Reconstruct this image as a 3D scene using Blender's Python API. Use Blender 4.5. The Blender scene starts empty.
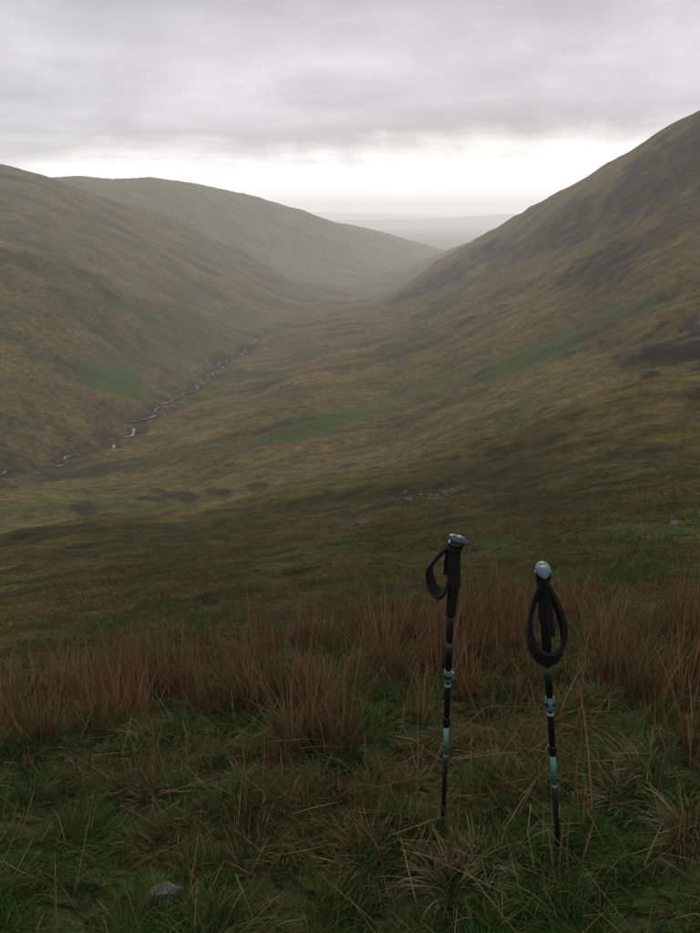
import bpy, math, numpy as np, random, bmesh
from mathutils import Vector, Matrix
rng=np.random.default_rng(7); random.seed(7)
F=705.0; P=math.radians(20.0); EYE=1.6
sc=bpy.context.scene
sc.view_settings.view_transform='Standard'; sc.view_settings.look='None'; sc.view_settings.exposure=0
# ------------------------------------------------------------ camera
cam=bpy.data.objects.new("camera",bpy.data.cameras.new("camera")); sc.collection.objects.link(cam)
cam.data.sensor_fit='VERTICAL'; cam.data.angle=2*math.atan(466.5/F)
cam.rotation_euler=(math.radians(90)-P,0,0); cam.data.clip_start=0.05; cam.data.clip_end=80000
sc.camera=cam
def azel(u,v):
    x=(u-350)/F; yc=(466.5-v)/F
    dy=math.cos(P)+yc*math.sin(P); dz=-math.sin(P)+yc*math.cos(P)
    return math.atan2(x,dy), dz/math.hypot(x,dy)
# ------------------------------------------------------------ terrain survey points (bearing / distance)
C=[]
def c(*pts): C.extend(pts)
c((0,930,1.5),(350,930,1.5),(700,930,1.5),(-100,930,1.5),(800,930,1.5),
  (0,836,2.1),(350,822,2.0),(700,808,2.1),
  (0,712,4),(350,668,4),(700,650,4),
  (0,652,8),(350,602,8),(700,572,8),
  (0,612,16),(350,562,16),(700,520,16),
  (0,578,35),(350,528,35),(700,468,35),
  (0,549,75),(180,532,75),(350,502,75),(520,462,78),(700,415,85))
c((0,534,112),(100,517,112),(260,494,112),(350,477,115),(440,453,118),(560,408,122),(700,373,138))
c((0,552,155),(100,544,150),(180,534,146),(260,522,143),(350,502,143),(440,478,148),(560,431,155),(700,395,172))
c((0,492,290),(100,500,245),(260,483,220),(440,438,220),(560,393,225),(700,358,240))
c((700,320,280),(700,255,400),(700,190,600),(700,113,880),(700,130,1050),(700,170,1600),
  (600,345,300),(600,290,430),(600,230,700),(600,171,1150),(600,190,1400),(600,214,2600),
  (670,127,940),(670,143,1130),(640,146,1020),(640,160,1220),(570,190,1330),(570,204,1600),(545,205,1450),(545,217,1700),(520,222,1620),(520,232,1900),
  (500,395,270),(500,340,420),(500,290,650),(500,252,1050),(497,234,1750),(497,242,2050),
  (400,430,280),(400,372,450),(400,332,700),(400,304,1100),(400,288,1480),(400,298,1750),
  (450,258,1650),(450,268,1900),(425,272,1560),(425,282,1820),
  (300,460,250),(300,415,350),(300,368,550),(300,335,850),(340,312,1150),
  (200,480,260),(200,432,380),(200,398,540),
  (100,487,290),(100,462,360))
STREAM=[(-60,500,300),(0,478,335),(35,466,360),(75,450,395),(105,436,425),(130,420,460),(165,400,530),(200,380,620),(240,352,780),(290,322,1100),(350,291,1800),(385,275,2500),(420,261,3300),(445,252,4200)]
C.extend(STREAM)
c((0,430,400),(0,350,520),(0,290,640),(0,249,740),(0,258,860),
  (100,400,480),(100,340,620),(100,278,780),(100,293,900),
  (50,261,760),(180,350,740),(180,301,890),(180,314,1010),(240,330,930),(240,320,990),(245,325,1080),
  (0,225,1100),(0,192,1350),(0,167,1550),(0,182,1900),
  (50,177,1580),(50,188,1850),(100,262,1050),(100,228,1300),(100,194,1650),(100,208,1900),
  (180,282,1150),(180,242,1500),(180,218,1800),(180,232,2050),
  (250,300,1250),(250,270,1600),(250,256,1900),(250,266,2100),
  (300,300,1500),
  (0,188,2600),(60,179,2400),(100,180,2450),(180,186,2550),(260,203,2850),(310,215,3150),(380,233,3700),(425,245,4100),
  (100,188,3100),(180,194,3200),(260,211,3500),(310,222,3900),(380,240,4500),
  (180,208,2280),(250,233,2450),(300,258,2600),(340,275,2500),(380,258,3100),(320,285,2000),
  (480,240,3000),(440,254,2750),(400,272,2350),(480,246,3400),(370,284,2150))
pts=[];val=[]
for (u,v,d) in C:
    a,t=azel(u,v); pts.append((a,math.log(d))); val.append(t+EYE/d)
    if d>60 and u in(0,700):
        for k in (0.2,0.4):
            pts.append((a+(k if u==700 else -k),math.log(d)))
            val.append(t+EYE/d)
for a in np.linspace(-0.9,0.9,9):
    for d in (6500,12000):
        pts.append((a,math.log(d))); val.append((-255+EYE)/d)
pts=np.array(pts);val=np.array(val)
AS=2.0
Q=pts*np.array([AS,1.0])
def kern(r2): return 0.5*r2*np.log(r2+1e-12)
NQ=len(Q)
K=kern(((Q[:,None]-Q[None])**2).sum(-1))+np.eye(NQ)*5e-5
Pm=np.hstack([np.ones((NQ,1)),Q])
A=np.block([[K,Pm],[Pm.T,np.zeros((3,3))]])
W=np.linalg.solve(A,np.concatenate([val,np.zeros(3)]))
def tps(az,ld):
    out=np.empty(az.shape)
    q0=az*AS
    for i in range(0,len(az),20000):
        a=q0[i:i+20000];b=ld[i:i+20000]
        r2=(a[:,None]-Q[None,:,0])**2+(b[:,None]-Q[None,:,1])**2
        out[i:i+20000]=kern(r2)@W[:NQ]+W[NQ]+W[NQ+1]*a+W[NQ+2]*b
    return out
def sstep(a,b,x):
    t=np.clip((x-a)/(b-a),0,1); return t*t*(3-2*t)
PERM=rng.permutation(512); GA=rng.random(512)*2*np.pi; GX=np.cos(GA);GY=np.sin(GA)
def gnoise(x,y):
    xi=np.floor(x).astype(int); yi=np.floor(y).astype(int); fx=x-xi; fy=y-yi
    def g(ix,iy,dx,dy):
        h=PERM[(PERM[ix&511]+iy)&511]; return GX[h]*dx+GY[h]*dy
    ux=fx*fx*fx*(fx*(fx*6-15)+10); uy=fy*fy*fy*(fy*(fy*6-15)+10)
    a=g(xi,yi,fx,fy);b=g(xi+1,yi,fx-1,fy);cc=g(xi,yi+1,fx,fy-1);dd=g(xi+1,yi+1,fx-1,fy-1)
    return (a+(b-a)*ux)*(1-uy)+(cc+(dd-cc)*ux)*uy
def detail(x,y,d):
    z=np.zeros_like(x)
    for lam,amp in ((0.22,.07),(0.5,.09),(1.1,.07),(2.7,.055),(7,.052),(17,.040),(40,.042),(95,.042),(210,.026)):
        w=sstep(lam*2.2,lam*7,d)*sstep(lam*70,lam*28,d)
        if lam>30:
            nz=-np.abs(gnoise(x/lam+3.1,y/lam*0.7+lam))*1.6+0.3
        else: nz=gnoise(x/lam+1.7,y/lam+lam*3)
        if lam<1.2: w=sstep(lam*70,lam*28,d)*sstep(0.6,1.4,d)
        z+=nz*lam*amp*w*2
    return z*sstep(9000,4000,d)
def height(x,y):
    shp=x.shape; x=x.ravel();y=y.ravel()
    d=np.hypot(x,y); az=np.arctan2(x,y)
    dc=np.clip(d,1.2,9000)
    azc=np.clip(az,-0.85,0.85)
    G=tps(azc,np.log(dc))
    wb=sstep(0.85,2.0,np.abs(az)); G=G*(1-wb)+(0.22)*wb
    z=-EYE+d*G
    zf=-255+25*gnoise(x/2500,y/2500)+330*np.clip(gnoise(x/4500+7.3,y/4500+2.2)+.12,0,1)*sstep(8500,14000,d)
    k=sstep(5500,8500,d)*(np.where(np.abs(az)<0.95,1,1-wb))
    z=z*(1-k)+zf*k
    z=np.where((wb>0.5)&(d>3000), np.minimum(z,400+0*z), z)
    return (z+detail(x,y,d)).reshape(shp)
def hit(u,v,dmin=1.0,dmax=9000):
    a,t=azel(u,v)
    ds=np.exp(np.linspace(math.log(dmin),math.log(dmax),1500))
    z=height(np.sin(a)*ds,np.cos(a)*ds)
    below=np.where(z>ds*t)[0]
    i=below[0] if len(below) else len(ds)-1
    d=ds[i]; return np.array([math.sin(a)*d,math.cos(a)*d,z[i]])
# ------------------------------------------------------------ helpers
def new_mesh(name,verts,faces,col=None,smooth=True,extra=None):
    me=bpy.data.meshes.new(name)
    verts=np.asarray(verts,np.float32); faces=np.asarray(faces,np.int32); k=faces.shape[1]
    me.vertices.add(len(verts)); me.vertices.foreach_set("co",verts.ravel())
    me.loops.add(faces.size); me.loops.foreach_set("vertex_index",faces.ravel())
    me.polygons.add(len(faces)); me.polygons.foreach_set("loop_start",np.arange(0,faces.size,k,dtype=np.int32))
    me.polygons.foreach_set("loop_total",np.full(len(faces),k,np.int32))
    me.polygons.foreach_set("use_smooth",np.full(len(faces),smooth))
    me.update(calc_edges=True)
    if col is not None:
        ca=me.color_attributes.new("Col",'FLOAT_COLOR','POINT')
        cc=np.ones((len(verts),4),np.float32); cc[:,:col.shape[1]]=col; ca.data.foreach_set("color",cc.ravel())
    ob=bpy.data.objects.new(name,me); sc.collection.objects.link(ob); return ob
def mat(name):
    m=bpy.data.materials.new(name); m.use_nodes=True; nt=m.node_tree; return m,nt,nt.nodes["Principled BSDF"]
def N(nt,t,**k):
    nd=nt.nodes.new(t)
    for a,b in k.items(): setattr(nd,a,b)
    return nd
# ------------------------------------------------------------ terrain mesh
azs=np.concatenate([np.linspace(-math.pi,-0.86,60)[:-1],np.linspace(-0.86,-0.5,90)[:-1],np.linspace(-0.5,0.5,640)[:-1],np.linspace(0.5,0.86,90)[:-1],np.linspace(0.86,math.pi,60)[:-1]])
rs=np.concatenate([[0.25,0.5,0.75],np.exp(np.linspace(math.log(0.95),math.log(9000),860)),np.exp(np.linspace(math.log(9300),math.log(42000),50))])
RR,AA=np.meshgrid(rs,azs,indexing='ij'); X=np.sin(AA)*RR; Y=np.cos(AA)*RR
Z=height(X,Y)
nr,na=X.shape
V=np.stack([X,Y,Z],-1).reshape(-1,3)
i=np.arange(nr-1)[:,None]*na; j=np.arange(na)[None]; j2=(j+1)%na
Fc=np.stack([i+j,i+na+j,i+na+j2,i+j2],-1).reshape(-1,4)[:,::-1]
V=np.vstack([V,[[0,0,-EYE]]])
M=np.zeros((len(V),3))
DD=np.maximum(np.hypot(V[:,0],V[:,1]),.3)
LD=np.log(DD); LA=np.arctan2(V[:,0],V[:,1])
nzx=gnoise(V[:,0]/np.exp(LD)*30,V[:,1]/np.exp(LD)*30+LD*9)+.6*gnoise(V[:,0]/np.exp(LD)*80,LD*60)
def blob(ch,u,v,su,sv,amp=1,dmin=60,rot=0):
    h=hit(u,v,dmin); h2=hit(u+su,v-rot*su,dmin); h3=hit(u,v-sv,dmin)
    e1=h2[:2]-h[:2]; e2=h3[:2]-h[:2]
    if np.linalg.norm(e2)>4*np.linalg.norm(e1): e2*=4*np.linalg.norm(e1)/np.linalg.norm(e2)
    Mi=np.linalg.pinv(np.stack([e1,e2],1)); q=(V[:,:2]-h[:2])@Mi.T
    r=np.hypot(q[:,0],q[:,1])+nzx*1.0
    M[:,ch]=np.maximum(M[:,ch],amp*sstep(1.35,.65,r))
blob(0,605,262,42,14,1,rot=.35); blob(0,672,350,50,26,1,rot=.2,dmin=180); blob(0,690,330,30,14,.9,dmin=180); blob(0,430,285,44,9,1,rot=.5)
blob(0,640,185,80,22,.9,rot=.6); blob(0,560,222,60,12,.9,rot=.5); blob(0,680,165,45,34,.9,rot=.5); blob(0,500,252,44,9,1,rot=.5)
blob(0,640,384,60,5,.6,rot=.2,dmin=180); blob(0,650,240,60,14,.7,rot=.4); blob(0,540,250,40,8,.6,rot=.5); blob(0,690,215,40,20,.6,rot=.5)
blob(1,545,350,70,7,.9,rot=.5); blob(1,600,325,60,7,.7,rot=.45); blob(1,350,415,60,7,.9,rot=.35);blob(1,290,437,50,6,.9,rot=.2);blob(1,430,385,50,5,.7,rot=.4)
blob(1,120,380,30,14,1,rot=-.4);blob(1,150,365,20,6,.7,rot=.1);blob(1,250,568,40,7,.9,20);blob(1,120,500,90,5,.5,160);blob(1,60,508,60,5,.5,160)
blob(1,640,520,80,18,.7,8);blob(1,520,540,40,10,.6,8);blob(1,60,690,90,12,.5,3)
blob(1,190,310,50,5,.5,rot=-.3);blob(1,60,300,60,5,.4,rot=-.2)
for (u,v,s,t) in ((85,503,12,4),(180,496,26,5),(215,493,16,4),(262,487,14,5),(60,475,20,3),(150,500,16,3)):
    blob(2,u,v,s,t,.85,dmin=160)
blob(2,415,497,40,4,.6)
M[:,1]=np.maximum(M[:,1],sstep(7,3,DD)*.8)
M[:,2]=np.maximum(M[:,2],sstep(125,155,DD+nzx*14)*sstep(215,165,DD+nzx*14)*sstep(.9,.6,np.abs(LA))*.45)  # dark band beyond the near crest: gully shade painted into the ground colour
st=[]
for (u,v,d) in STREAM:
    a,t=azel(u,v); st.append((math.sin(a)*d,math.cos(a)*d))
st=np.array(st); s2=[]
for a,b in zip(st[:-1],st[1:]):
    for k in np.linspace(0,1,40,endpoint=False): s2.append(a*(1-k)+b*k)
s2=np.array(s2)
for _ in range(40): s2[1:-1]=(s2[:-2]+s2[2:]+2*s2[1:-1])/4
tn=np.gradient(s2,axis=0); tn/=np.linalg.norm(tn,axis=1)[:,None]; nn=np.stack([-tn[:,1],tn[:,0]],1)
arc=np.cumsum(np.r_[0,np.linalg.norm(np.diff(s2,axis=0),axis=1)])
s2=s2+nn*(gnoise(arc/32,arc*0+.5)*18+gnoise(arc/10,arc*0+3.5)*8)[:,None]
far=(LD>math.log(250))&(LD<math.log(4500))&(np.abs(LA)<.8); idx=np.where(far)[0]
dist=np.full(len(V),1e9)
for k in range(0,len(idx),20000):
    ii=idx[k:k+20000]; q=V[ii,:2]
    D=np.sqrt(((q[:,None]-s2[None,::2])**2).sum(-1)); dist[ii]=D.min(1)
M[:,2]=np.maximum(M[:,2],sstep(11,2,dist+nzx*10)*.8*sstep(1600,800,DD))
V[:,2]-=sstep(18,2,dist)*4.2
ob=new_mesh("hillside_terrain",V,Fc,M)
me=ob.data
bm=bmesh.new(); bm.from_mesh(me); bm.verts.ensure_lookup_table()
cv=bm.verts[len(V)-1]
for k in range(na):
    bm.faces.new((bm.verts[k],bm.verts[(k+1)%na],cv)).smooth=True
bm.normal_update()
bm.to_mesh(me); bm.free()
if me.polygons[1000].normal.z<0: me.flip_normals()
m,nt,bs=mat("moor_grass"); L=nt.links.new
geo=N(nt,"ShaderNodeNewGeometry"); att=N(nt,"ShaderNodeAttribute",attribute_name="Col"); sep=N(nt,"ShaderNodeSeparateColor"); L(att.outputs["Color"],sep.inputs[0])
def noise(scale,detail=6,rough=.6,vec=None,dist=0):
    t=N(nt,"ShaderNodeTexNoise"); t.inputs["Scale"].default_value=scale;t.inputs["Detail"].default_value=detail;t.inputs["Roughness"].default_value=rough;t.inputs["Distortion"].default_value=dist
    L(vec or geo.outputs["Position"],t.inputs["Vector"]); return t.outputs["Fac"]
def ramp(fac,stops):
    r=N(nt,"ShaderNodeValToRGB"); e=r.color_ramp.elements
    while len(e)<len(stops): e.new(.5)
    for q,(p,cl) in zip(e,stops):
        q.position=p; q.color=(*cl,1) if len(cl)==3 else cl
    L(fac,r.inputs[0]); return r.outputs[0]
def mix(f,a,b,bt='MIX'):
    x=N(nt,"ShaderNodeMix",data_type='RGBA',blend_type=bt)
    if isinstance(f,(int,float)): x.inputs[0].default_value=f
    else: L(f,x.inputs[0])
    for s,i in((a,6),(b,7)):
        if isinstance(s,tuple): x.inputs[i].default_value=(*s,1)
        else: L(s,x.inputs[i])
    return x.outputs[2]
def mth(op,a,b=0.5):
    x=N(nt,"ShaderNodeMath",operation=op)
    for s,i in((a,0),(b,1)):
        if isinstance(s,(int,float)): x.inputs[i].default_value=s
        else: L(s,x.inputs[i])
    return x.outputs[0]
def mapped(rot,scale):
    mp=N(nt,"ShaderNodeMapping"); L(geo.outputs["Position"],mp.inputs[0]); mp.inputs["Rotation"].default_value=(0,0,rot); mp.inputs["Scale"].default_value=scale; return mp.outputs[0]
OL=(.132,.112,.032); BR=(.168,.118,.044); GR=(.066,.096,.020); DK=(.05,.047,.02)
base=ramp(noise(.008,5,.62,dist=.4),[(.36,GR),(.46,OL),(.56,BR),(.68,OL)])
b2=ramp(noise(.06,5,.7),[(.35,GR),(.5,OL),(.65,BR)])
base=mix(.45,base,b2)
b3=ramp(noise(.9,4,.75),[(.35,DK),(.5,OL),(.68,(.20,.155,.07))])
base=mix(.45,base,b3)
b4=ramp(noise(9,4,.75),[(.35,(.35,.35,.35)),(.5,(1,1,1)),(.7,(1.7,1.6,1.3))]); base=mix(.6,base,b4,'MULTIPLY')
b5=ramp(noise(.22,6,.85),[(.38,(.30,.32,.28)),(.52,(1,1,1)),(.64,(1.5,1.42,1.15))]); base=mix(.9,base,b5,'MULTIPLY')
b6=ramp(noise(1,5,.7,mapped(.6,(.003,.03,.01))),[(.36,(.52,.58,.46)),(.5,(1,1,1)),(.64,(1.35,1.25,1.1))]); base=mix(.85,base,b6,'MULTIPLY')
b7=ramp(noise(.018,6,.75),[(.38,(.48,.55,.46)),(.5,(1,1,1)),(.64,(1.25,1.18,1.05))]); base=mix(.9,base,b7,'MULTIPLY')
gmask=mth('MULTIPLY',sep.outputs[1],ramp(noise(.2,5,.7),[(.35,(0,0,0)),(.55,(1,1,1))]))
base=mix(gmask,base,mix(1.0,(.052,.098,.016),b4,'MULTIPLY'))
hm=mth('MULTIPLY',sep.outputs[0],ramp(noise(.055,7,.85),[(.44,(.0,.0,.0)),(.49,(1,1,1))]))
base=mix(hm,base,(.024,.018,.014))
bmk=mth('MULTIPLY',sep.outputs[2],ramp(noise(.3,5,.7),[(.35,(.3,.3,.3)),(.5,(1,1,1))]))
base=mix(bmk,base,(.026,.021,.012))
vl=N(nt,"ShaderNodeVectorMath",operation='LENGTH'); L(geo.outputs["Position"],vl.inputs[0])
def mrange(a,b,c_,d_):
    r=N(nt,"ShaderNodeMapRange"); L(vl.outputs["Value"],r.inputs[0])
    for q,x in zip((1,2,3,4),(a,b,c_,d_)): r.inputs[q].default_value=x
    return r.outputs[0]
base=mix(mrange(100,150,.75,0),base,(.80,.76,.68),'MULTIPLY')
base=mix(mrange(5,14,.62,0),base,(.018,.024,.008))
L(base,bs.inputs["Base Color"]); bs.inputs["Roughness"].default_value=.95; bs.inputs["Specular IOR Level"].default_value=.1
bp=N(nt,"ShaderNodeBump"); bp.inputs["Strength"].default_value=1; bp.inputs["Distance"].default_value=1.1
L(noise(.35,6,.78),bp.inputs["Height"]); bp2=N(nt,"ShaderNodeBump"); bp2.inputs["Strength"].default_value=.5;bp2.inputs["Distance"].default_value=.04
L(noise(14,3,.7),bp2.inputs["Height"]);L(bp.outputs[0],bp2.inputs["Normal"]);L(bp2.outputs[0],bs.inputs["Normal"])
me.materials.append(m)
# ------------------------------------------------------------ stream
rr_=np.hypot(s2[:,0],s2[:,1]); kk=np.where((rr_<1000)&(rr_>330))[0]; s3=s2[kk]; n3=nn[kk]; a3=arc[kk]
wv=.22+.9*np.clip(gnoise(a3/14,a3*0+9.5)*1.8+.1,0,1)
zc=height(s3[:,0],s3[:,1])-4.2+.5
zc=np.convolve(np.pad(zc,4,mode='edge'),np.ones(9)/9,'valid')
sv=np.concatenate([np.c_[s3+n3*wv[:,None],zc],np.c_[s3-n3*wv[:,None],zc]]); k=np.arange(len(s3)-1); n0=len(s3)
so=new_mesh("stream",sv,np.stack([k,k+1,k+1+n0,k+n0],1))
m,nt,bs=mat("stream_water"); L=nt.links.new; geo=N(nt,"ShaderNodeNewGeometry")
cr=ramp(noise(.12,5,.6),[(.48,(.03,.03,.025)),(.6,(.5,.5,.5))]); L(cr,bs.inputs["Base Color"]); bs.inputs["Roughness"].default_value=.5
bp=N(nt,"ShaderNodeBump"); bp.inputs["Strength"].default_value=.8; L(noise(2),bp.inputs["Height"]); L(bp.outputs[0],bs.inputs["Normal"])
so.data.materials.append(m)
# ------------------------------------------------------------ vegetation
def blades(name,x,y,h,w,la,lean,curve,col,nseg=3,z=None):
    n=len(x); z=height(x,y)-.01 if z is None else z
    dx=np.cos(la);dy=np.sin(la)
    fa=rng.random(n)*2*np.pi; wx=np.cos(fa);wy=np.sin(fa)
    lv=[]
    for s in range(nseg+1):
        t=s/nseg
        a=lean+curve*t*.5
        px=x+dx*h*t*np.sin(a);py=y+dy*h*t*np.sin(a);pz=z+h*t*np.cos(np.minimum(a,1.75))
        ww=w*(1-t**1.6*.88)*.5
        lv.append(np.stack([px-wx*ww,py-wy*ww,pz],1)); lv.append(np.stack([px+wx*ww,py+wy*ww,pz],1))
    Vv=np.stack(lv,1).reshape(-1,3); k=2*(nseg+1)
    b=np.arange(n)[:,None]*k
    fs=[np.stack([b[:,0]+2*s,b[:,0]+2*s+1,b[:,0]+2*s+3,b[:,0]+2*s+2],1) for s in range(nseg)]
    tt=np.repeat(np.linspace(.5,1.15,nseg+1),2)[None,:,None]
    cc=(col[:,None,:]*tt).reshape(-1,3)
    return Vv,np.concatenate(fs),cc
def merge(name,parts,m):
    vs=[];fs=[];cs=[];o=0
    for a,b,c_ in parts: vs.append(a);fs.append(b+o);cs.append(c_);o+=len(a)
    ob=new_mesh(name,np.vstack(vs),np.vstack(fs),np.vstack(cs)); ob.data.materials.append(m); return ob
def vegmat(name):
    m,nt,bs=mat(name); at=N(nt,"ShaderNodeAttribute",attribute_name="Col"); nt.links.new(at.outputs[0],bs.inputs["Base Color"])
    bs.inputs["Roughness"].default_value=.75; bs.inputs["Specular IOR Level"].default_value=.15
    tr=N(nt,"ShaderNodeBsdfTranslucent"); mx=N(nt,"ShaderNodeMixShader"); mx.inputs[0].default_value=.25
    nt.links.new(at.outputs[0],tr.inputs[0]); nt.links.new(bs.outputs[0],mx.inputs[1]);nt.links.new(tr.outputs[0],mx.inputs[2])
    nt.links.new(mx.outputs[0],nt.nodes["Material Output"].inputs[0]); return m
gm=vegmat("grass_blade")
def pal(n,x,y,scale,green=.5,st_=.07,k=1.0):
    t=np.clip(gnoise(x/scale,y/scale)*1.6+green+gnoise(x/scale*4,y/scale*4)*.8+rng.normal(0,.18,n),0,1)[:,None]
    A_=np.array([.17,.13,.045]);B_=np.array([.055,.115,.018])
    cl=A_*(1-t)+B_*t
    s=rng.random(n); straw=(s<st_)
    cl[straw]=np.array([.30,.235,.125])
    return cl*k*rng.uniform(.45,1.3,n)[:,None]
parts=[]
for (d0,d1,dens,h0,w0,ns,amax,gg,kc) in ((1.0,2.6,17000,.07,.0034,3,.76,.92,1),(2.6,5,6200,.085,.0044,3,.72,.85,1),(5,12,1400,.10,.007,2,.66,.5,1),(12,32,170,.12,.014,2,.62,.32,.95),(32,80,22,.14,.035,2,.6,.28,.9)):
    area=amax*(d1*d1-d0*d0); n=int(dens*area)
    d=np.sqrt(rng.uniform(d0*d0,d1*d1,n)); a=rng.uniform(-amax,amax,n); x=np.sin(a)*d;y=np.cos(a)*d
    sc_=.22 if d0<5 else (1.2 if d0<12 else 3)
    cl_=gnoise(x/sc_,y/sc_)
    keep=rng.random(n)<np.clip(.8+cl_*1.5,.25,1); x=x[keep];y=y[keep];cl_=cl_[keep];n=len(x)
    la=gnoise(x/.35,y/.35)*9+rng.normal(0,.9,n)
    h=h0*rng.uniform(.5,1.5,n)*np.clip(1+cl_*1.8,.5,1.9)
    col=pal(n,x,y,1.3 if d0<12 else 9,gg,.05,kc)
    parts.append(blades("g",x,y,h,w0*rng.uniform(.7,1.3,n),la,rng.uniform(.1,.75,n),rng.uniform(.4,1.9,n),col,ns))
def clump(x0,y0,nb,rad,h0,w0,colA,colB,leanr,curver,ns=4):
    r=rad*np.sqrt(rng.random(nb)); t=rng.random(nb)*2*np.pi; x=x0+r*np.cos(t);y=y0+r*np.sin(t)
    k=rng.random(nb)[:,None]; col=(np.array(colA)*k+np.array(colB)*(1-k))*rng.uniform(.5,1.3,nb)[:,None]
    z0=float(height(np.array([x0]),np.array([y0]))[0])-.02
    return blades("c",x,y,h0*rng.uniform(.35,1.15,nb),w0*rng.uniform(.7,1.3,nb),t+rng.normal(0,.5,nb),rng.uniform(*leanr,nb)*(.3+r/rad),rng.uniform(*curver,nb),col,ns,z=np.full(nb,z0))
for (u,v,s) in ((370,862,1),(455,885,1.0),(650,770,1),(620,800,.8),(540,890,.8),(150,800,.7),(690,830,.9),(240,780,.6),(410,790,.6),(500,770,.6),(670,620,1.2),(600,700,.8),(480,860,.7),(500,860,.6)):
    p=hit(u,v); parts.append(clump(p[0],p[1],int(220*s),.08*s,.17*s,.003,(.40,.33,.19),(.22,.20,.08),(.3,1.1),(.4,1.8)))
for _ in range(200):
    d=math.sqrt(random.uniform(1.3**2,11**2)); a=random.uniform(-.72,.72)
    s=random.uniform(.5,1.1); g_=random.random()<.65
    parts.append(clump(math.sin(a)*d,math.cos(a)*d,int(70*s),.07*s,.14*s,.0035,(.10,.14,.035) if g_ else (.26,.20,.09),(.045,.105,.018) if g_ else (.10,.11,.03),(.2,.9),(.4,1.8),3))
n=2400; d=np.sqrt(rng.uniform(1.2**2,5.5**2,n)); a=rng.uniform(-.72,.72,n); x=np.sin(a)*d;y=np.cos(a)*d
parts.append(blades("s",x,y,rng.uniform(.06,.26,n),rng.uniform(.0022,.005,n),rng.random(n)*6.28,rng.uniform(.8,1.5,n),rng.uniform(-.2,.2,n),np.array([.38,.26,.13])*rng.uniform(.35,1.2,n)[:,None],2,z=height(x,y)+.035))
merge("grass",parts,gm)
# rushes
parts=[]
uu=[0,200,350,500,700]
def rush(u,v,s=1.0,nb=None):
    p=hit(u,v)
    nb=nb or int(random.uniform(40,100)*s); hs=random.uniform(.75,1.2)
    tone=random.uniform(.65,1.25); rd=random.uniform(.2,1)
    A1=(np.array((.20,.080,.040))*rd+np.array((.17,.11,.05))*(1-rd))*tone; B1=(np.array((.34,.20,.10))*rd+np.array((.30,.23,.11))*(1-rd))*tone
    parts.append(clump(p[0],p[1],nb,.10*s,.56*s*hs,.0054,A1,B1,(.0,.46),(-.2,.5),4))
    parts.append(clump(p[0],p[1],nb,.13*s,.20*s,.0045,(.13,.11,.04),(.06,.09,.022),(.2,.9),(.3,1.5),3))
for _ in range(110):
    u=random.uniform(-40,740); lo=np.interp(u,uu,[700,655,632,602,608]); hi=np.interp(u,uu,[755,715,720,690,735])
    rush(u,lo+(hi-lo)*random.random()**1.3,random.uniform(.55,1.0))
for (u,v,s) in ((295,735,1.05),(335,745,1.1),(325,715,.9),(400,690,.95),(385,665,1),(440,680,1),(500,640,1.15),(480,650,1),(515,650,1),(560,640,.9),(600,650,.9),(640,640,.8),(660,700,.9),(350,640,1.05),(370,640,1),(310,650,1),(420,640,1),(690,850,.6),(700,760,.8),(280,770,.5),(40,745,.8),(90,735,.8),(140,720,.8),(400,640,1.1),(460,630,1.1),(540,630,1),(230,680,1),(260,665,1),(180,690,.9),(480,625,1.15),(505,620,1.1),(415,720,.6),(470,700,.7),(520,700,.7)):
    rush(u,v,s)
for _ in range(110): 
    rush(random.uniform(0,700),random.uniform(600,880),random.uniform(.35,.75),random.randint(3,12))
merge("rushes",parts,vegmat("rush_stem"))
# ------------------------------------------------------------ rocks
def rock_cloud(name,places,m):
    bm=bmesh.new()
    for (p,s) in places:
        r=bmesh.ops.create_icosphere(bm,subdivisions=2,radius=s)
        sx,sy,sz=random.uniform(.8,1.5),random.uniform(.7,1.2),random.uniform(.4,.8); o=random.random()*90; rt=random.random()*6
        for v_ in r['verts']:
            q=v_.co/s; kx=float(gnoise(np.array([q.x*1.5+o]),np.array([q.y*1.5+q.z*1.3]))[0])
            q=q*(1+kx*.7); q=Vector((q.x*sx,q.y*sy,q.z*sz)); q.rotate(Matrix.Rotation(rt,3,'Z')); v_.co=Vector(p)+q*s
    me=bpy.data.meshes.new(name); bm.to_mesh(me); bm.free(); o=bpy.data.objects.new(name,me); sc.collection.objects.link(o); me.materials.append(m); return o
m,nt,bs=mat("grey_stone"); L=nt.links.new; geo=N(nt,"ShaderNodeNewGeometry")
L(ramp(noise(6,8,.7),[(.3,(.03,.028,.024)),(.6,(.13,.125,.11))]),bs.inputs["Base Color"]); bs.inputs["Roughness"].default_value=.9
pl=[]
for _ in range(80):
    u=random.gauss(418,20); v=497-(u-415)*.12+random.gauss(0,2.5); p=hit(u,v,20); pl.append((p,random.uniform(.06,.24)))
for _ in range(25):
    u=random.gauss(365,10); v=515+random.gauss(0,5); p=hit(u,v,20); pl.append((p,random.uniform(.05,.16)))
rock_cloud("scree_rocks",pl,m)
p=hit(165,912); rock_cloud("stone",[(p+np.array([0,0,.055]),.04)],m)
p=hit(675,525,8); rock_cloud("stone",[(p,.12),(p+np.array([.4,.1,0]),.08)],m)
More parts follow.
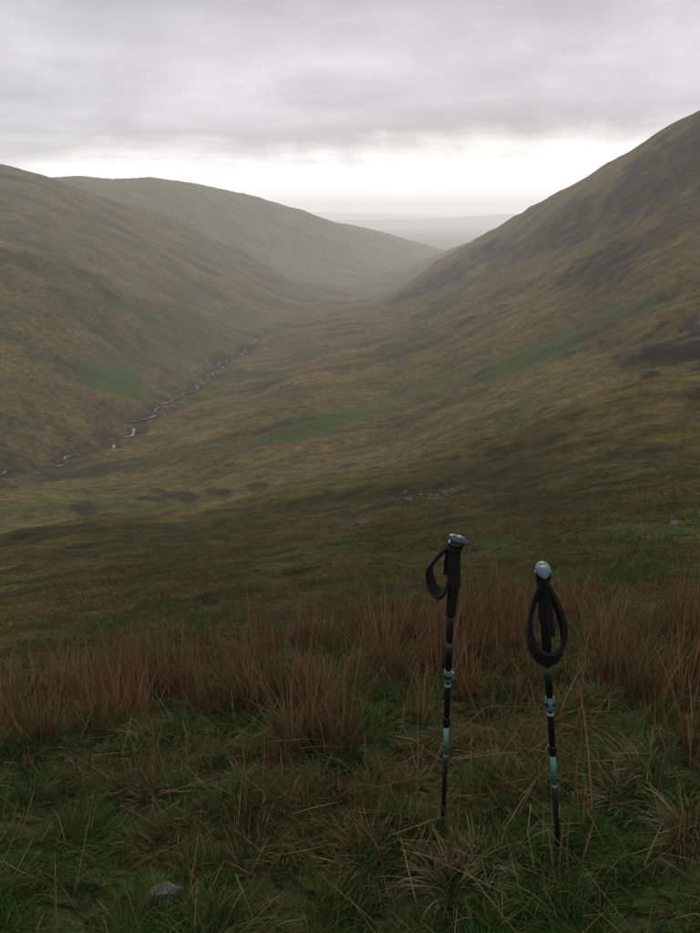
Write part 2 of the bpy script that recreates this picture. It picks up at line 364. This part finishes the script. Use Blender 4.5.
# ------------------------------------------------------------ trekking poles
def simple(name,col,rough=.4,metal=0,spec=.5,nz=.0):
    m,nt,bs=mat(name); L=nt.links.new
    tc=N(nt,"ShaderNodeTexCoord"); t=N(nt,"ShaderNodeTexNoise"); t.inputs["Scale"].default_value=60; L(tc.outputs["Object"],t.inputs[0])
    r=N(nt,"ShaderNodeValToRGB"); r.color_ramp.elements[0].color=(*[q*.8 for q in col],1); r.color_ramp.elements[1].color=(*[q*1.15 for q in col],1)
    L(t.outputs[0],r.inputs[0]); L(r.outputs[0],bs.inputs["Base Color"]); bs.inputs["Roughness"].default_value=rough; bs.inputs["Metallic"].default_value=metal; return m
MB=simple("black_anodised",(.010,.010,.011),.4); MG=simple("grip_foam",(.009,.009,.009),.85); MS=simple("strap_webbing",(.007,.007,.008),.9)
MT=simple("teal_print",(.15,.34,.34),.45); MC=simple("cap_plastic",(.10,.19,.21),.45); MW=simple("pale_print",(.38,.46,.46),.45); MM=simple("steel",(.35,.35,.35),.3,1)
MD=simple("dark_teal_print",(.018,.035,.038),.5); MK=simple("cap_dark_plastic",(.045,.07,.078),.38)
RS=1.1
def lathe(name,prof,m,parent,seg=24,sx=1,off=None):
    vs=[];fs=[]
    for k,(z,r) in enumerate(prof):
        for s in range(seg):
            a=2*math.pi*s/seg; ox,oy=(off(z) if off else (0,0)); vs.append((RS*r*sx*math.cos(a)+ox,RS*r*math.sin(a)+oy,z))
    for k in range(len(prof)-1):
        for s in range(seg): fs.append((k*seg+s,k*seg+(s+1)%seg,(k+1)*seg+(s+1)%seg,(k+1)*seg+s))
    ob=new_mesh(name,vs,fs); bm=bmesh.new(); bm.from_mesh(ob.data); bm.verts.ensure_lookup_table()
    bm.faces.new([bm.verts[s] for s in range(seg)][::-1]); bm.faces.new([bm.verts[(len(prof)-1)*seg+s] for s in range(seg)])
    bm.to_mesh(ob.data); bm.free(); ob.data.materials.append(m); ob.parent=parent; return ob
def strap(name,path,width,wdir,m,parent,th=.0025):
    P_=np.array(path); k=len(P_); w=np.array(wdir,float); w/=np.linalg.norm(w)
    t=np.roll(P_,-1,0)-np.roll(P_,1,0); t/=np.linalg.norm(t,axis=1)[:,None]; nrm=np.cross(t,w); nrm/=np.linalg.norm(nrm,axis=1)[:,None]
    ww=np.asarray(width).reshape(-1,1)*.5*np.ones((k,1))
    a=P_-w*ww-nrm*th; b=P_+w*ww-nrm*th; c_=P_+w*ww+nrm*th; d_=P_-w*ww+nrm*th
    vs=np.stack([a,b,c_,d_],1).reshape(-1,3); fs=[]
    for i_ in range(k):
        j_=(i_+1)%k
        for q in range(4): fs.append((i_*4+q,i_*4+(q+1)%4,j_*4+(q+1)%4,j_*4+q))
    ob=new_mesh(name,vs,fs,smooth=False); ob.data.materials.append(m); ob.parent=parent
    bv=ob.modifiers.new("s","BEVEL"); bv.width=.0008; bv.segments=2; return ob
def pole(tip_uv,top_uv,head,strapkind):
    tip=hit(*tip_uv); a,t=azel(*top_uv); dh=math.hypot(tip[0],tip[1])
    top=np.array([math.sin(a)*dh,math.cos(a)*dh,t*dh])
    ax=Vector(top-tip); Ln=ax.length; print("pole length",Ln,tip)
    E=bpy.data.objects.new("trekking_pole",None); sc.collection.objects.link(E); E.location=Vector(tip)
    zq=ax.normalized(); hx=Vector(head); hx=(hx-zq*hx.dot(zq)).normalized(); yv=zq.cross(hx)
    E.rotation_mode='QUATERNION'; E.rotation_quaternion=Matrix((hx,yv,zq)).transposed().to_quaternion()
    H=Ln; CM=MC if strapkind else MK
    lathe("tip",[(-.05,.002),(-.01,.0035),(.0,.0045),(.03,.006)],MM,E)
    lathe("lower_shaft",[(.028,.0068),(.06,.0072),(H*.36,.0072)],MB,E)
    lathe("tip_collar",[(.030,.0078),(.035,.0092),(.050,.0092),(.056,.0078)],MG,E)
    lathe("lower_clamp",[(H*.355+.02,.0092),(H*.36+.02,.0108),(H*.385+.02,.0108),(H*.39+.02,.0095)],MB,E)
    lathe("middle_shaft",[(H*.375,.0087),(H*.60,.0087)],MB,E)
    z=H*.285
    lathe("teal_band",[(z,.0075),(z+.095,.0075)],MT,E)
    lathe("print_ring",[(z+.103,.0077),(z+.112,.0077)],MW,E)
    lathe("print_ring",[(z-.03,.0075),(z-.018,.0075)],MT,E)
    z=H*.535
    lathe("upper_clamp",[(z,.0105),(z+.004,.0128),(z+.018,.0130),(z+.040,.0125),(z+.045,.0108)],MC,E)
    lathe("clamp_ring",[(z+.016,.0134),(z+.028,.0134)],MB,E)
    lv=lathe("clamp_lever",[(z+.006,.004),(z+.012,.006),(z+.034,.006),(z+.040,.004)],MC,E,sx=1.2); lv.location=(.012,0,0)
    lathe("clamp_mark",[(z-.018,.0094),(z-.009,.0094)],MW,E)
    lathe("upper_shaft",[(z+.04,.0096),(H-.2,.0096)],MB,E)
    lathe("shaft_print",[(z+.09,.0099),(z+.15,.0099)],MD,E)
    g0=H-.27
    off=lambda zz:(0.007*math.sin((zz-g0)/.27*3.1)+ .016*max(0,(zz-(H-.05))/.05),0)
    lathe("grip",[(g0,.0105),(g0+.006,.0125),(g0+.09,.0130),(g0+.10,.0142),(g0+.115,.0180),(g0+.125,.0160),(g0+.145,.0172),(g0+.16,.0150),(g0+.175,.0168),(g0+.19,.0148),(g0+.205,.0160),(g0+.225,.0150),(g0+.245,.0172),(H-.012,.0185),(H-.004,.017)],MG,E,sx=1.15,off=off)
    bm=bmesh.new(); bmesh.ops.create_uvsphere(bm,u_segments=28,v_segments=16,radius=1)
    for v_ in bm.verts:
        x,y,z_=v_.co; zz=z_*.014 if z_>0 else z_*.010
        v_.co=Vector((x*.032+.018, y*.0205*(1-.20*x), H-.004+zz-.010*x*abs(x)))
    me_=bpy.data.meshes.new("cap"); bm.to_mesh(me_); bm.free(); [setattr(p_,'use_smooth',True) for p_ in me_.polygons]
    o=bpy.data.objects.new("cap",me_); sc.collection.objects.link(o); me_.materials.append(CM); o.parent=E
    bm=bmesh.new(); bmesh.ops.create_uvsphere(bm,u_segments=20,v_segments=10,radius=1)
    for v_ in bm.verts:
        x,y,z_=v_.co; v_.co=Vector((x*.012+.006,y*.010,H+.0072+z_*.0045))
    me_=bpy.data.meshes.new("cap_badge"); bm.to_mesh(me_); bm.free(); [setattr(p_,'use_smooth',True) for p_ in me_.polygons]
    o=bpy.data.objects.new("cap_badge",me_); sc.collection.objects.link(o); me_.materials.append(MD); o.parent=E
    lathe("cap_rim",[(H-.022,.0188),(H-.0175,.0198),(H-.010,.0195)],MB,E,sx=1.15,off=lambda zz:(.012,0))
    Hs=H-.03; K_=48
    if strapkind==0:
        path=[]
        for i_ in range(K_):
            q=2*math.pi*i_/K_
            hgt=.165; w_=.036*math.sin(q)*(1-.25*math.cos(q)); cx=-.030-.012*(1-math.cos(q))*.5
            path.append((cx+w_*.95+(.024*math.cos(q) if math.cos(q)>0 else 0), .012*math.sin(2*q), Hs-hgt*.5+hgt*.5*math.cos(q)))
        strap("wrist_strap",path,[.030-.010*math.cos(2*math.pi*i_/K_) for i_ in range(K_)],(.25,1,.75),MS,E,.0055)
        tail=[(-.012,.006,Hs-.004),(-.019,.010,Hs-.05),(-.021,.012,Hs-.105),(-.019,.0135,Hs-.105),(-.017,.0115,Hs-.05),(-.010,.0075,Hs-.004)]
        strap("strap_tail",tail,[.016]*6,(1,.2,.05),MS,E,.0012)
    else:
        path=[]
        for i_ in range(K_):
            q=2*math.pi*i_/K_; cq=math.cos(q); f=(1-cq)/2
            path.append((.026+.010*math.cos(q*2)+.006*math.sin(q), .058*math.sin(q)*(f**.8*.95+.16), Hs-.1225+.1225*cq))
        strap("wrist_strap",path,[.042-.016*math.cos(2*math.pi*i_/K_) for i_ in range(K_)],(1,.25,1.9),MS,E,.0062)
        tail=[(.028,.004,Hs-.004),(.034,.008,Hs-.08),(.036,.010,Hs-.17),(.039,.010,Hs-.17),(.037,.008,Hs-.08),(.031,.004,Hs-.004)]
        strap("strap_tail",tail,[.019]*6,(.1,1,.0),MS,E,.0012)
    lathe("strap_keeper",[(H-.045,.0165),(H-.043,.0182),(H-.030,.0185),(H-.028,.017)],MS,E,sx=1.15,off=lambda zz:(.005,0))
    return E
pole((443,822),(453,538),(.85,-.35,0),0)
pole((558,855),(542,566),(-.1,-1,0),1)
# ------------------------------------------------------------ haze
bm=bmesh.new(); bmesh.ops.create_cube(bm,size=1)
for v_ in bm.verts: v_.co=Vector((v_.co.x*40000,v_.co.y*44000+18000,v_.co.z*700-120))
me=bpy.data.meshes.new("haze"); bm.to_mesh(me); bm.free(); hz=bpy.data.objects.new("haze",me); sc.collection.objects.link(hz)
m=bpy.data.materials.new("valley_haze"); m.use_nodes=True; nt=m.node_tree; nt.nodes.clear()
DEN=.000108
o=N(nt,"ShaderNodeOutputMaterial"); va=N(nt,"ShaderNodeVolumeAbsorption"); va.inputs["Density"].default_value=DEN; va.inputs["Color"].default_value=(0,0,0,1)
ve=N(nt,"ShaderNodeEmission"); ve.inputs[0].default_value=(1,.992,.98,1); ve.inputs[1].default_value=DEN*.82  # haze glows by itself, standing in for scattered skylight
ad=N(nt,"ShaderNodeAddShader"); nt.links.new(va.outputs[0],ad.inputs[0]);nt.links.new(ve.outputs[0],ad.inputs[1])
nt.links.new(ad.outputs[0],o.inputs["Volume"]); me.materials.append(m)
# ------------------------------------------------------------ sky + sun
SE=math.radians(32); SR=math.radians(8)
w=bpy.data.worlds.new("World"); sc.world=w; w.use_nodes=True; nt=w.node_tree; L=nt.links.new
bg=nt.nodes["Background"]; bg.inputs[1].default_value=.13
sky=N(nt,"ShaderNodeTexSky",sky_type='NISHITA'); sky.sun_disc=False; sky.sun_elevation=SE; sky.sun_rotation=SR
tc=N(nt,"ShaderNodeTexCoord"); sx=N(nt,"ShaderNodeSeparateXYZ"); L(tc.outputs["Generated"],sx.inputs[0])
zc_=mth('MAXIMUM',sx.outputs[2],0.0); zp=mth('ADD',zc_,.06)
cb=N(nt,"ShaderNodeCombineXYZ"); L(mth('DIVIDE',sx.outputs[0],zp),cb.inputs[0]); L(mth('DIVIDE',sx.outputs[1],zp),cb.inputs[1])
n1=noise(.35,7,.55,cb.outputs[0],.3); n2=noise(1.1,6,.6,cb.outputs[0],.2)
nz=mth('ADD',mth('MULTIPLY',n1,.7),mth('MULTIPLY',n2,.3))
cloud=ramp(nz,[(.3,(3.2,3.1,3.25)),(.5,(4.7,4.58,4.75)),(.68,(6.3,6.2,6.35))])
ev=ramp(mth('MULTIPLY',zc_,2.5),[(0,(1,1,1)),(.16,(.86,.86,.86)),(.28,(1.06,1.06,1.06)),(.42,(1.2,1.2,1.2)),(.62,(.78,.78,.79)),(1,(.85,.85,.85))])
cloud=mix(1.0,cloud,ev,'MULTIPLY')
n3=noise(4,5,.6,tc.outputs["Generated"],.4)
n4=noise(2.2,4,.6,tc.outputs["Generated"],.5)
cloud=mix(.8,cloud,ramp(n4,[(.35,(.8,.79,.81)),(.62,(1.18,1.18,1.18))]),'MULTIPLY')
edge=mth('ADD',mth('SUBTRACT',zc_,mth('MULTIPLY',mth('MAXIMUM',sx.outputs[0],0.0),.05)),mth('ADD',mth('MULTIPLY',mth('SUBTRACT',nz,.5),.10),mth('MULTIPLY',mth('SUBTRACT',n3,.5),.08)))
gap=ramp(edge,[(.046,(1,1,1)),(.082,(0,0,0))])
ahead=ramp(mth('ADD',mth('MULTIPLY',sx.outputs[1],.5),.5),[(.6,(0,0,0)),(.9,(1,1,1))])
gp=mth('MULTIPLY',gap,ahead)
cloud=mix(gp,cloud,(10.0,9.9,9.9))
fin=mix(.95,sky.outputs[0],cloud)
L(fin,bg.inputs[0])
sl=bpy.data.lights.new("sun",'SUN'); sl.energy=1.2; sl.angle=math.radians(20); sl.color=(1,.95,.87)
so=bpy.data.objects.new("sun",sl); sc.collection.objects.link(so)
dv=Vector((math.sin(SR)*math.cos(SE),math.cos(SR)*math.cos(SE),math.sin(SE)))
so.rotation_euler=dv.to_track_quat('Z','Y').to_euler()
